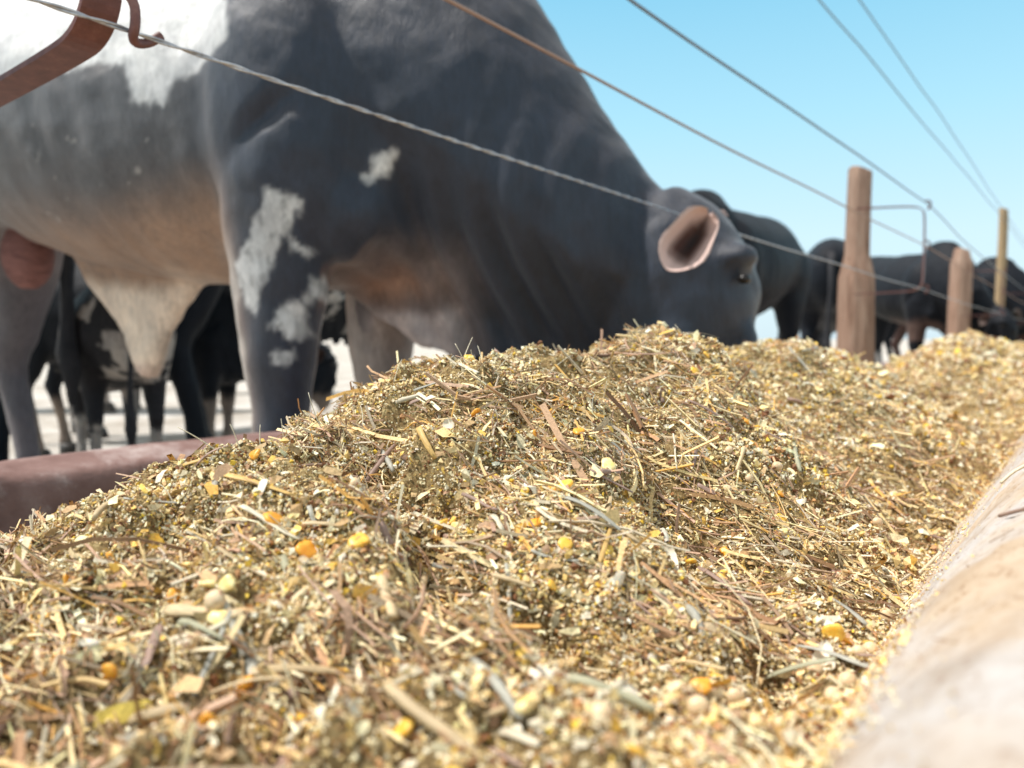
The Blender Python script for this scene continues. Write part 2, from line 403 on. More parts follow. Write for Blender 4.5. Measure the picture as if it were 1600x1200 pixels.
def piece_set(n, y0, y1, size, kind, tilt, x0=-.5, lift=.0005, big=1., bw=0., lmul=1.):
    P = sample(n, y0, y1, x0, kind=kind); n = len(P)
    h, nr = surf(P)
    s = size*np.exp(rng.normal(0, .42, n))*big
    fr = frames(nr, np.full(n, tilt), (1., -.15, 0), bw)
    up = rng.uniform(-.6, 1.2, n)*s*.5+lift
    pos = np.stack([P[:, 0], P[:, 1], h], -1)+nr*up[:, None]
    if kind == 'meal':
        sc = s[:, None]*rng.uniform(.5, 1.25, (n, 3)); return instances(OCT_V, OCT_F, pos, fr, sc, .11, pal(n, MEAL, MEALW))
    if kind == 'flake':
        sc = np.stack([s*rng.uniform(.9, 2.2, n), s*rng.uniform(.5, 1.0, n), s*rng.uniform(.3, 1.2, n)], -1)
        return instances(FLK_V, FLK_F, pos, fr, sc, .07, pal(n, FLAKE, FLAKEW))
    tV, tF = straw_template(3, 3)
    ln = s*rng.uniform(5, 16, n)*lmul; w = s*rng.uniform(.35, .9, n)
    sc = np.stack([ln, w, w*.6], -1)
    V, F, c = instances(tV, tF, pos, fr, sc, .0, pal(n, STALK, STALKW))
    k = len(tV); V = V.reshape(n, k, 3)                    # bend each stalk a little
    u = tV[:, 0]; amt = (rng.normal(0, .09, n)*ln)[:, None]*(1-4*u*u)[None]
    V = V+amt[..., None]*(fr[1]*.8+fr[2]*.4)[:, None]
    return V.reshape(-1, 3), F, c
def feed():
    V0, F0 = feed_surface()
    heap = link('feed_heap', mesh_np('feed_heap', V0, F0), M_heap)
    tag(heap, 'heaped yellow brown cattle feed of ground grain, chaff and chopped straw lying in ridges in the trough', 'feed', kind='stuff')
    sets = []
    # zones by distance: (y0, y1)
    Z = SCALE_N
    sets += [piece_set(int(70000*Z), -.06, .16, .0013, 'meal', .9, -.55)]
    sets += [piece_set(int(170000*Z), .16, .60, .00125, 'meal', .9)]
    sets += [piece_set(int(75000*Z), .5, 1.1, .0020, 'meal', .9)]
    sets += [piece_set(int(70000*Z), 1.0, 2.6, .0038, 'meal', .9)]
    sets += [piece_set(int(45000*Z), 2.4, 9., .009, 'meal', .9)]
    sets += [piece_set(int(5000*Z), -.06, .16, .0026, 'flake', .5, -.55)]
    sets += [piece_set(int(14000*Z), .16, .60, .0021, 'flake', .5)]
    sets += [piece_set(int(10000*Z), .55, 1.3, .0030, 'flake', .5)]
    sets += [piece_set(int(10000*Z), 1.2, 4., .0058, 'flake', .5)]
    sets += [piece_set(int(6500*Z), -.06, .18, .0011, 'straw', .30, -.55, .0008, 1, .42)]
    sets += [piece_set(int(17000*Z), .14, .60, .0010, 'straw', .32, -.5, .0008, 1, .48)]
    sets += [piece_set(int(10000*Z), .55, 1.4, .0014, 'straw', .30, -.5, .001, 1, .48)]
    sets += [piece_set(int(8000*Z), 1.3, 5., .0026, 'straw', .25, -.5, .002, 1, .35)]
    sets += [piece_set(int(3200*Z), .05, .95, .0021, 'straw', .16, -.5, .0018, 1, .5, .8)]
    sets += [piece_set(int(2600*Z), .03, 1.1, .0011, 'straw', .14, -.5, .0018, 1, .48, 2.0)]   # broader stems
    sets += [piece_set(int(1500*Z), .10, .8, .00045, 'straw', .75, -.5, .002, 1, .0)]   # hair-fine bristles
    # crumbs and short stems spilled up the face of the front lip
    for nn_, sz, kd in ((4500, .0009, 'meal'), (300, .0016, 'flake'), (420, .0007, 'straw')):
        yy = .09*(16.**rng.uniform(0, 1, nn_)); tt = rng.exponential(.010, nn_)*(.4+yy); fp = np.array(front)
        xb = np.interp(yy, [0, .1, .2, .5, 14], [-.036, -.038, -.046, -.081, -.088])
        xx = np.minimum(xb-.006+tt, .02); zz = np.interp(xx, fp[:, 0], fp[:, 1])
        keep = fbm(xx*60, yy*40, 777, 3) > -.25+3*tt; xx, yy, zz = xx[keep], yy[keep], zz[keep]; n_ = len(xx)
        sl = np.interp(xx, [-.1, -.03, .02], [1.4, .8, .1]); nr = np.stack([-sl, 0*sl, np.ones(n_)], -1); nr /= np.linalg.norm(nr, axis=1)[:, None]
        s_ = sz*np.exp(rng.normal(0, .4, n_)); fr = frames(nr, np.full(n_, .3)); pos = np.stack([xx, yy, zz], -1)+nr*(.0012+s_*.2)[:, None]
        if kd == 'meal': sets.append(instances(OCT_V, OCT_F, pos, fr, s_[:, None]*rng.uniform(.5, 1.2, (n_, 3)), .11, pal(n_, MEAL, MEALW)))
        elif kd == 'flake': sets.append(instances(FLK_V, FLK_F, pos, fr, s_[:, None]*rng.uniform(.5, 1.5, (n_, 3)), .07, pal(n_, FLAKE, FLAKEW)))
        else: tV, tF = straw_template(3, 3); sets.append(instances(tV, tF, pos, fr, np.stack([s_*rng.uniform(4, 14, n_), s_*.7, s_*.5], -1), 0., pal(n_, STALK, STALKW)))
    off_ = 0; Vs, Fs, Cs = [], [], []
    for V, F, c in sets:
        Vs.append(V); Fs.append(F+off_); Cs.append(c); off_ += len(V)
    o = link('chaff', mesh_np('chaff', np.concatenate(Vs), np.concatenate(Fs), np.concatenate(Cs), smooth=False), M_bits, heap)
    tag(o, 'loose grain meal, flakes and chopped straw covering the heap', kind='stuff')
SCALE_N = 1.0
feed()

def place_on(o, x, y, up=0., tilt=.3, spin=None, sink=0.):
    h, n = surf(np.array([[x, y]])); n = Vector(n[0]); n = (n+Vector(rng.normal(0, 1, 3)*tilt)).normalized()
    q = n.to_track_quat('Z', 'Y'); sp = rng.uniform(0, 6.28) if spin is None else spin
    o.rotation_euler = (q.to_matrix() @ Matrix.Rotation(sp, 3, 'Z')).to_euler()
    o.location = (x, y, float(h[0])+up)
# ---- maize kernels
def kernel_mesh(i):
    r = np.random.default_rng(100+i); m = 14; R = []
    for k, u in enumerate(np.linspace(-1, 1, 9)):
        w = (1-abs(u)**2.6)**.5 if abs(u) < 1 else .02
        wide = (.62+.38*min(1, (u+1)*.75))*max(w, .05); thick = .36*max(w, .05)
        a = np.linspace(0, 2*np.pi, m, endpoint=False)
        dent = -.12*np.exp(-((u-.85)/.2)**2)
        e = 2/2.6
        ca, sa = np.cos(a), np.sin(a)
        R.append(np.stack([wide*np.sign(ca)*abs(ca)**e, np.full(m, u+dent*(abs(ca) < .5)), thick*np.sign(sa)*abs(sa)**e*(1+.12*np.sin(3*a+i))], -1))
    mb = MB(); R = np.array(R)*.0040*(1+r.normal(0, .05, (9, 1, 1)))*np.array([1, 1.12, 1]); mb.rings(R); return mb.mesh('maize_kernel')
kmesh = [kernel_mesh(i) for i in range(5)]
def kcopy(i, mat):
    me = kmesh[i % 5].copy(); me.materials.clear(); me.materials.append(mat); return me
km = [kcopy(0, M_corn), kcopy(1, M_corn2), kcopy(2, M_corn3), kcopy(3, M_corn), kcopy(4, M_corn2), kcopy(1, M_corn3), kcopy(2, M_corn)]
kcol = ['yellow', 'orange', 'pale yellow', 'bright yellow', 'deep orange', 'creamy yellow', 'plump yellow']
def size_word(s, a, b): return 'small' if s < a else 'medium' if s < b else 'large'
def where(x, y):
    d = math.hypot(x, y)
    if x > -.095 and y > .17: r = 'by the front lip'
    elif x < -.30: r = 'on the crest'
    elif x < -.21: r = 'high on the slope'
    elif x < -.14: r = 'halfway up the slope'
    else: r = 'low on the slope'
    q = 'at the bottom left' if y < .14 else 'in the foreground' if y < .2 else 'of the nearest mound' if y < .33 else 'below the tallest crest' if y < .5 else 'behind the tallest crest' if y < .75 else 'on the second mound'
    return r+' '+q
corn = [(-.293, .272), (-.284, .23), (-.284, .235), (-.276, .33), (-.243, .264), (-.236, .268), (-.262, .383), (-.2, .306), (-.241, .616), (-.146, .364), (-.146, .372), (-.116, .16), (-.082, .327), (-.078, .331), (-.078, .229), (-.217, .111), (-.243, .111), (-.224, .356), (-.165, .369), (-.174, .372), (-.271, .192), (-.252, .195), (-.211, .31), (-.212, .822), (-.073, .476), (-.199, .368), (-.277, .532), (-.337, .176), (-.206, .357), (-.329, .388), (-.131, .434), (-.185, .943), (-.141, .604), (-.267, .232), (-.204, .133)]
extra = [(rng.uniform(-.34, -.075), .1*(14.**rng.uniform(0, 1))) for _ in range(80)]+[(-.055-.1*t_-rng.uniform(0, .05), .15+t_*.4) for t_ in rng.uniform(0, 1, 22)]
for i, (x, y) in enumerate(corn+extra):
    ki = int(rng.integers(len(km))); o = link('maize_kernel', km[ki]); place_on(o, x, y, .0022, .45)
    s = rng.uniform(.75, 1.15) if i < len(corn) else rng.uniform(.55, .95); o.scale = (s, s*rng.uniform(.9, 1.1), s)
    tag(o, f'{size_word(s, .7, .95)} {kcol[ki]} maize kernel {where(x, y)}', 'maize kernel', 'maize kernels scattered over the feed')
# ---- beans
def bean_mesh(i, r0):
    mb = MB(); r = np.random.default_rng(i); mb.ell((0, 0, 0), (r0, r0*r.uniform(.86, .97), r0*r.uniform(.8, .92)), 20)
    me = mb.mesh('bean'); v = get_v(me); v = v*(1+.05*fbm(v[:, 0]*300+i, v[:, 1]*300+v[:, 2]*200, 5, 2)[:, None]); me.vertices.foreach_set('co', v.ravel().astype(np.float32))
    me.materials.append(M_bean); return me
hil = MB(); hil.ell((0, .92*.004, .0006), (.0011, .0003, .0005), 10)
bm_ = [bean_mesh(i, .0038) for i in range(4)]; hm = hil.mesh('hilum'); hm.materials.append(M_beanhil)
beans = [(-.235, .143, 1.05), (-.281, .116, 1.3), (-.072, .252, 1.1), (-.069, .315, .9), (-.184, .188, .8), (-.08, .295, .8), (-.1, .333, .8), (-.073, .23, .9), (-.065, .262, .9), (-.084, .196, .85), (-.255, .223, .7), (-.114, .563, 1.), (-.124, .701, 1.), (-.071, .345, .9), (-.066, .285, 1.), (-.09, .24, .85), (-.078, .41, 1.0), (-.083, .375, .8), (-.088, .5, 1.05), (-.064, .22, 1.), (-.10, .215, .9), (-.075, .27, .75)]+[(-.052-.12*t_-rng.uniform(0, .045), .16+t_*.4, rng.uniform(.6, 1.05)) for t_ in rng.uniform(0, 1, 16)**1.5]
for i, (x, y, s) in enumerate(beans):
    o = link('bean', bm_[i % 4]); o.scale = (s, s, s); place_on(o, x, y, .0030*s, .8)
    h_ = link('hilum', hm, None, o)
    tag(o, f'{size_word(s, .86, 1.02)} round pale tan bean {where(x, y)}', 'bean', 'round beans in the feed')
# ---- white husk shells and one brown shell
def shell_mesh(i, L_=.0075, W=.0042, D=.0022):
    r = np.random.default_rng(i+40); V = []; nu, nv = 9, 7
    for a in range(nu):
        u = a/(nu-1)*2-1
        for c in range(nv):
            v = c/(nv-1)*2-1; w = W*math.sqrt(max(0, 1-u*u*.97))*(1-.25*u)
            V.append((u*L_, v*w+.0006*math.sin(3*u+i), D*(v*v*.9+.5*u*u)-D*.5+.0003*r.normal()))
    F = [(a*nv+c, (a+1)*nv+c, (a+1)*nv+c+1, a*nv+c+1) for a in range(nu-1) for c in range(nv-1)]
    me = mesh_np('husk_shell', np.array(V), np.array(F)); 
    return me
sm = [shell_mesh(i) for i in range(4)]
for m_ in sm: m_.materials.append(M_husk)
shells = [(-.151, .317, 1.), (-.09, .345, 1.1), (-.079, .305, 1.), (-.088, .205, 1.2), (-.105, .19, 1.0), (-.16, .20, .9)]+[(rng.uniform(-.32, -.075), .11*(9.**rng.uniform(0, 1)), rng.uniform(.45, .9)) for _ in range(46)]
for i, (x, y, s) in enumerate(shells):
    o = link('husk_shell', sm[i % 4]); o.scale = (s, s, s*(1 if rng.random() < .5 else -1)); place_on(o, x, y, .0022, .5)
    tag(o, f'{size_word(s, .6, .85)} curled whitish seed husk {where(x, y)}', 'husk', 'whitish seed husks on the feed')
me = shell_mesh(9, .0085, .0062, .0045); me.materials.append(M_brownshell)
o = link('brown_seed_shell', me); place_on(o, -.109, .427, .004, .1); o.scale = (1.05, 1.05, -1)
tag(o, 'glossy brown cupped seed shell lying on the feed near the pale front lip', 'seed shell')
# ---- larger straw blades, each its own object
def blade_mesh(i, length, width, kind):
    r = np.random.default_rng(i+900); n = 10; R = []
    bend = r.normal(0, .06)*length; tw = r.normal(0, .35); flat = {'flat': .14, 'round': .85, 'half': .4}[kind]
    m = 8; a = np.linspace(0, 2*np.pi, m, endpoint=False)
    kink = r.normal(0, .03)*length
    for k in range(n):
        u = k/(n-1); w = width/2*(1-.25*u+.12*r.normal()*.5); th = tw*u
        if k in (0, n-1): w *= .82
        yy = w*np.cos(a); zz = w*flat*np.sin(a)-(.25*w*(np.cos(a)**2) if kind == 'flat' else 0)
        y2 = yy*math.cos(th)-zz*math.sin(th); z2 = yy*math.sin(th)+zz*math.cos(th)
        x0 = (u-.5)*length
        R.append(np.stack([y2+kink*math.sin(6*u)*.3, z2+bend*(1-(2*u-1)**2), np.full(m, x0)+np.abs(r.normal(0, .12, m))*width*(k in (0, n-1))*(1 if k else -1)], -1))
    mb = MB(); mb.rings(R); me = mb.mesh('straw_stalk')
    return me
cols = dict(grey=(.46, .46, .40), mauve=(.38, .26, .21), tan=(.64, .50, .30), pale=(.80, .73, .56), gold=(.68, .45, .16), brown=(.24, .15, .10), green=(.40, .40, .28))
LAB = dict(grey='greyish leaf strip', mauve='purplish brown stem', tan='tan straw piece', pale='cream straw piece', gold='golden stem', brown='dark brown stem', green='olive stem')
def stalk(x, y, length, width, ang, col, kind='flat', up=.002, pitch=0., label=None, group=True):
    me = blade_mesh(int(rng.integers(1e6)), length, width, kind)
    c = np.array(cols[col])*(1+rng.normal(0, .10)); v = get_v(me)
    set_col(me, np.clip(np.tile(c, (len(v), 1)), 0, 1)); me.materials.append(M_straw)
    o = link('straw_stalk', me)
    h, n = surf(np.array([[x, y]]), .01); n = Vector(n[0])
    t = Vector((math.cos(ang), math.sin(ang), 0)); t = (t-n*t.dot(n)).normalized()
    t = (t+n*pitch).normalized(); nn = (n-t*n.dot(t)).normalized(); s_ = nn.cross(t)
    M = Matrix((s_, nn, t)).transposed()
    o.rotation_euler = M.to_euler(); o.location = Vector((x, y, float(h[0])))+n*up+t*(length*.35 if pitch > .4 else 0)
    w_ = ('long ' if length > .026 else 'short ' if length < .016 else '')+('broad ' if width > .003 else 'thin ' if width < .0018 else '')
    tag(o, label or f'{w_}{LAB[col]} {where(x, y)}', 'straw', 'pieces of chopped straw in the feed' if group else None)
    return o
hero = [(-.140, .215, .030, .0040, 'grey', 'flat', -.62), (-.319, .375, .020, .0028, 'pale', 'flat', -.3), (-.240, .124, .020, .0042, 'mauve', 'flat', -.75), (-.218, .096, .020, .0030, 'grey', 'flat', -.7),
        (-.209, .265, .014, .0032, 'pale', 'half', -.6), (-.126, .190, .020, .0030, 'mauve', 'flat', -.8), (-.32, .198, .011, .0042, 'grey', 'flat', -.9), (-.245, .30, .016, .0034, 'pale', 'flat', .9), (-.175, .26, .02, .002, 'grey', 'flat', .35),
        (-.198, .345, .026, .0022, 'mauve', 'half', .6), (-.17, .42, .024, .003, 'mauve', 'flat', -.3), (-.19, .43, .018, .0024, 'mauve', 'half', -.9), (-.12, .30, .03, .0022, 'brown', 'round', -.5), (-.085, .36, .022, .0032, 'grey', 'flat', -.45),
        (-.105, .44, .018, .003, 'grey', 'half', -.4), (-.155, .235, .034, .0022, 'tan', 'round', -.65), (-.25, .13, .04, .0016, 'pale', 'round', -.7), (-.075, .425, .018, .0022, 'tan', 'round', .5),
        (-.098, .208, .022, .0016, 'gold', 'half', -1.45), (-.13, .33, .034, .0026, 'mauve', 'half', -.5), (-.30, .21, .03, .0022, 'gold', 'half', .75), (-.31, .245, .022, .0024, 'brown', 'round', .6), (-.35, .15, .016, .0044, 'tan', 'half', -.2),
        (-.36, .21, .011, .0026, 'gold', 'flat', .8), (-.27, .19, .03, .003, 'pale', 'half', .2), (-.25, .165, .034, .0034, 'tan', 'flat', .1), (-.195, .22, .018, .0026, 'mauve', 'flat', -1.0), (-.10, .50, .02, .0035, 'grey', 'flat', -.5),
        (-.17, .56, .04, .004, 'green', 'round', -.8), (-.155, .62, .05, .003, 'tan', 'half', -.6), (-.235, .56, .03, .003, 'gold', 'flat', -.9), (-.12, .165, .024, .0022, 'tan', 'round', 1.0)]
for h_ in hero: stalk(h_[0], h_[1], h_[2], h_[3], h_[6], h_[4], h_[5], .0022, rng.normal(0, .06))
names = list(cols); wts = np.array([3.4, 3.8, 3, 2.4, 1.0, 1.8, 1.2]); wts /= wts.sum()
for i in range(262):
    y = .07*(16.**rng.uniform(0, 1)); x = rng.uniform(-.37, -.07)
    ln = rng.uniform(.011, .038)*(1+.2*min(y, 1)); w = rng.uniform(.0012, .0042)*(1+.1*min(y, 1))*(1.2 if y < .25 else 1)
    ang = rng.normal(-.3, .6) if rng.random() < .7 else rng.uniform(0, 3.14)
    stalk(x, y, ln, w, ang, names[rng.choice(7, p=wts)], ['flat', 'half', 'round'][rng.integers(3)], .0018, rng.normal(0, .10))
# stems standing out of the crest
stalk(-.335, .665, .022, .0022, -2.0, 'mauve', 'half', .003, 1.3, 'short reddish brown stem sticking up from the nearest crest', False)
stalk(-.25, .78, .030, .0026, -2.2, 'brown', 'half', .006, .8, 'blurred brown stem sticking up in the dip behind the nearest mound', False)
def hair(x, y, ln, lean, seed, label):
    r = np.random.default_rng(seed); mb = MB()
    h, n = surf(np.array([[x, y]])); p0 = np.array([x, y, float(h[0])-.002]); n = n[0]
    d = np.array([lean[0], lean[1], 1.]); d /= np.linalg.norm(d); side = r.normal(0, 1, 3)*.3
    pts = [p0+d*ln*u+side*ln*u*u*.5+np.array([0, 0, -.1*ln*u**3]) for u in np.linspace(0, 1, 8)]
    mb.tube(np.array(pts), np.linspace(.00042, .00020, 8), 5)
    me = mb.mesh('straw_bristle'); set_col(me, np.tile((.82, .76, .58), (len(me.vertices), 1))); me.materials.append(M_straw)
    o = link('straw_bristle', me); tag(o, label, 'bristle', 'fine bristles on the crest')
for i in range(110):
    y = rng.uniform(.14, .75); x = -.35+rng.uniform(-.03, .04) if rng.random() < .8 else rng.uniform(-.33, -.2)
    hair(x, y, rng.uniform(.008, .024), rng.normal(0, .8, 2), i, f'hair-fine pale bristle sticking up {where(x, y)}')
for i in range(34):
    x, y = -.335+rng.normal(0, .012), .405+rng.normal(0, .018)
    hair(x, y, rng.uniform(.006, .016), rng.normal(0, .9, 2), 500+i, 'fine pale bristle in the tuft on the crest left of the tallest peak')
# stray stems on the concrete lip
def lip_stem(pts, w, col, label):
    mb = MB(); mb.tube(np.array(pts), w, 6); me = mb.mesh('stray_stem'); set_col(me, np.tile(cols[col], (len(me.vertices), 1))); me.materials.append(M_straw)
    o = link('stray_stem', me); tag(o, label, 'straw')
# ================================================================ cattle
def ring_tb(top, bot, b_, hw, shape='ell', m=28):
    """closed ring through a top and a bottom point (a, c) of the animal's mid plane"""
    top = np.array(top, float); bot = np.array(bot, float); cen = (top+bot)/2; ax = (top-bot)/2
    th = np.linspace(0, 2*np.pi, m, endpoint=False); R = []
    for t in th:
        v = math.cos(t); w = math.sin(t)
        k = hw
        if shape == 'dew':
            q = (1+v)/2; k = hw*(.16+.84*min(1, max(0, (q-.12)/.38))**1.2)
        if shape == 'belly': k = hw*(1+.08*(-v))
        R.append((cen[0]+ax[0]*v, b_+k*w, cen[1]+ax[1]*v))
    return R
def ring_h(c, a, ha, b_, hb, m=18):
    th = np.linspace(0, 2*np.pi, m, endpoint=False)
    return [(a+ha*math.cos(t), b_+hb*math.sin(t), c) for t in th]
def resample(rings, k=4):
    """smooth interpolation between the given rings"""
    R = np.array(rings, float); n = len(R); out = []
    for i in range(n-1):
        p0, p1, p2, p3 = R[max(i-1, 0)], R[i], R[i+1], R[min(i+2, n-1)]
        for j in range(k):
            t = j/k
            out.append(.5*((2*p1)+(-p0+p2)*t+(2*p0-5*p1+4*p2-p3)*t*t+(-p0+3*p1-3*p2+p3)*t**3))
    out.append(R[-1]); return out
def leg_front(mb, s, lean=0.):
    f = s
    mb.rings(resample([ring_h(*q) for q in [(1.18, .06, .14, .18*f, .08), (1.03, .05, .15, .22*f, .10), (.9, .035, .138, .215*f, .10), (.78, .015, .115, .20*f, .09), (.60, .0, .088, .195*f, .074),
        (.48, 0+lean*.5, .064, .19*f, .056), (.42, 0+lean*.6, .066, .19*f, .058), (.36, lean*.7, .05, .19*f, .045), (.22, lean*.9, .042, .19*f, .04), (.12, lean, .055, .19*f, .05), (.07, lean, .06, .19*f, .055), (-.02, .01+lean, .07, .19*f, .062)]], 3))
def leg_hind(mb, s):
    f = s
    mb.rings(resample([ring_h(*q) for q in [(1.28, -1.42, .22, .12*f, .12), (1.1, -1.42, .22, .18*f, .13), (.95, -1.38, .17, .19*f, .12), (.80, -1.36, .11, .19*f, .09), (.66, -1.40, .088, .19*f, .068), (.56, -1.45, .075, .19*f, .058),
        (.50, -1.44, .062, .19*f, .05), (.36, -1.40, .048, .19*f, .042), (.2, -1.37, .042, .19*f, .04), (.12, -1.36, .05, .19*f, .045), (-.02, -1.34, .07, .19*f, .06)]], 3))
NECKS = {
 # head lowered into the trough
 'graze': dict(neck=[((-.12, 1.47), (-.10, .80), 0, .27), ((.14, 1.545), (.06, .70), 0, .255), ((.33, 1.49), (.20, .605), .01, .215), ((.475, 1.345), (.32, .57), .03, .18), ((.60, 1.12), (.44, .55), .06, .15), ((.70, .965), (.58, .55), .10, .12), ((.755, .90), (.66, .58), .13, .10)],
               head=[((.76, .935), (.60, .74), .12, .085), ((.845, .885), (.62, .62), .13, .115), ((.905, .80), (.65, .54), .14, .118), ((.93, .71), (.68, .48), .15, .108), ((.91, .62), (.72, .42), .16, .080), ((.885, .52), (.75, .37), .17, .064), ((.87, .44), (.76, .335), .175, .064), ((.855, .385), (.78, .325), .18, .052)],
               eye=(.905, .062, .735), brow=(.90, .085, .785), ear=(.845, .035, .875), ear_dir=(-.075, -.035, -.115)),
 # head held level, looking ahead
 'level': dict(neck=[((-.12, 1.47), (-.10, .80), 0, .27), ((.14, 1.53), (.08, .74), 0, .25), ((.36, 1.50), (.30, .78), 0, .19), ((.58, 1.46), (.50, .92), 0, .15), ((.72, 1.48), (.66, 1.08), 0, .11)],
               head=[((.70, 1.52), (.66, 1.20), 0, .09), ((.80, 1.53), (.76, 1.18), 0, .115), ((.90, 1.47), (.84, 1.13), 0, .115), ((1.0, 1.38), (.90, 1.08), 0, .10), ((1.10, 1.28), (1.0, 1.03), 0, .075), ((1.18, 1.19), (1.08, 1.0), 0, .068), ((1.21, 1.14), (1.15, 1.02), 0, .05)],
               eye=(.89, -.11, 1.36), brow=(.87, -.09, 1.41), ear=(.74, -.10, 1.44), ear_dir=(-.06, -.17, -.03))}
def cattle(name, loc, heading, scale, pose, coat, label, cat, voxel, sheath=True, hump=1., group=None, level_belly=0.):
    P = NECKS[pose]; mb = MB()
    torso = [(-1.80, 1.38, 1.14, .07), (-1.74, 1.47, .98, .17), (-1.58, 1.54, .92, .25), (-1.35, 1.59, .90, .29), (-1.05, 1.57, .92, .31), (-.78, 1.54, .83, .345), (-.45, 1.52, .765, .355), (-.15, 1.50, .745, .32), (.10, 1.46, .73, .27), (.26, 1.38, .78, .18)]
    mb.rings(resample([ring_tb((a, t), (a, b0-level_belly), 0, hw, 'belly', 32) for a, t, b0, hw in torso], 4))
    mb.rings(resample([ring_tb(t, b0, b_, hw, 'dew', 32) for t, b0, b_, hw in P['neck']], 5))
    mb.rings(resample([ring_tb(t, b0, b_, hw, 'ell', 26) for t, b0, b_, hw in P['head']], 4))
    mb.ell((.09, 0, 1.47), (.25, .12, .17*hump), 20)
    for s in (-1, 1):
        leg_front(mb, s); leg_hind(mb, s)
        mb.ell((.02, s*.19, 1.10), (.19, .145, .30), 20)            # shoulder
        mb.ell((-1.42, s*.18, 1.14), (.26, .15, .26), 20)           # thigh
        mb.ell((.10, s*.15, .88), (.15, .10, .12), 16)              # brisket muscle
    bx, by, bz = P['brow']; mb.ell((bx-.012, by-.006, bz-.005), (.046, .040, .030), 14)
    if pose == 'graze': mb.ell((.76, .055, .60), (.075, .045, .10), 16); mb.ell((.90, .12, .60), (.03, .03, .08), 12)
    if pose == 'graze': mb.ell((bx-.01, .27-by, bz), (.032, .035, .028), 12)
    if sheath:
        mb.rings(resample([ring_h(*q) for q in [(.90, -.60, .28, 0, .12), (.82, -.60, .245, 0, .07), (.74, -.60, .185, 0, .042), (.66, -.60, .115, 0, .034), (.60, -.60, .072, 0, .034), (.55, -.60, .048, 0, .032), (.515, -.60, .03, 0, .022)]], 3))
    me = mb.mesh('raw'); tmp = bpy.data.objects.new('raw', me); C.objects.link(tmp)
    r = tmp.modifiers.new('r', 'REMESH'); r.mode = 'VOXEL'; r.voxel_size = voxel
    s_ = tmp.modifiers.new('s', 'SMOOTH'); s_.factor = .5; s_.iterations = int(14*.012/voxel) if voxel < .02 else 4
    bpy.context.view_layer.update()
    ev = tmp.evaluated_get(bpy.context.evaluated_depsgraph_get()); body = bpy.data.meshes.new_from_object(ev)
    bpy.data.objects.remove(tmp); bpy.data.meshes.remove(me)
    v = get_v(body).astype(float)
    # skin folds and muscle unevenness
    nn = np.empty(len(v)*3, np.float32); body.vertices.foreach_get('normal', nn); nn = nn.reshape(-1, 3)
    d = .010*fbm(v[:, 0]*6+v[:, 1]*3, v[:, 2]*6, 5, 3)+.003*fbm(v[:, 0]*25, v[:, 2]*25+v[:, 1]*20, 9, 2)
    fold = np.exp(-((v[:, 2]-.72)/.22)**2)*np.exp(-((v[:, 0]-.42)/.22)**2)
    d = d+.016*fold*np.sin(v[:, 0]*75+3*np.sin(v[:, 2]*9))
    low = np.clip((.80-v[:, 2])/.1, 0, 1)*(np.abs(v[:, 1]) < .1)*(v[:, 0] < -.2)*(v[:, 0] > -1.1)
    d = d+.006*low*fbm(v[:, 0]*60, v[:, 2]*14, 15, 3)
    rib = np.exp(-((v[:, 0]+.5)/.4)**2)*np.exp(-((v[:, 2]-1.08)/.22)**2); d = d+.002*rib*np.sin(v[:, 0]*62+v[:, 2]*10)
    gr = np.exp(-(((v[:, 0]-.08)*.8+(v[:, 2]-1.04)*.6)/.07)**2-((-(v[:, 0]-.08)*.6+(v[:, 2]-1.04)*.8)/.022)**2)*(v[:, 1] < 0)
    d = d-.022*gr
    v2 = v+nn*d[:, None]; body.vertices.foreach_set('co', v2.astype(np.float32).ravel()); body.update()
    body.polygons.foreach_set('use_smooth', np.ones(len(body.polygons), bool))
    set_col(body, coat(v)); body.name = 'body'
    root = empty(name, loc, heading); root.scale = (scale,)*3
    tag(root, label, cat, group)
    link('body', body, M_hide if coat is coat_main else M_hide2, root)
    # ears (cupped), eyes
    sides = (1,) if pose == 'graze' else (1, -1)
    for side in (1, -1):
        if pose == 'graze':
            base = np.array(P['ear'], float)+(np.array([.008, -.062, -.022]) if side == 1 else 0); dr = np.array(P['ear_dir'], float)
            if side == -1: base[1] = .25-base[1]+.01; dr = np.array([-.08, .13, -.05])
        else:
            base = np.array(P['ear'], float)*np.array([1, side, 1]); dr = np.array(P['ear_dir'], float)*np.array([1, side, 1])
        ear(root, base, dr, side, coat is coat_main)
        e = MB(); ey = np.array(P['eye'], float)
        if pose == 'graze':
            if side == -1: ey[1] = .28-ey[1]+.01
        else: ey[1] *= side
        e.ell(ey, (.013, .0145, .010), 14); e.build('eye', M_eye, root)
    for (x, s) in ((.01, 1), (.01, -1), (-1.34, 1), (-1.34, -1)):
        h_ = MB(); h_.rings([ring_h(.075, x-.0, .064, .19*s, .060), ring_h(.04, x+.012, .074, .19*s, .068), ring_h(-.01, x+.02, .082, .19*s, .072)]); h_.build('hoof', M_hoof, root)
    t = MB(); t.tube([(-1.76, 0, 1.40), (-1.84, 0, 1.32), (-1.87, 0, 1.1), (-1.86, .02, .8), (-1.85, .02, .62), (-1.86, .02, .52), (-1.86, .02, .38)], [.035, .03, .022, .016, .03, .04, .008], 10)
    tm = t.mesh('tail'); set_col(tm, np.tile((.03, .03, .035), (len(tm.vertices), 1))); link('tail', tm, M_hide2, root)
    return root
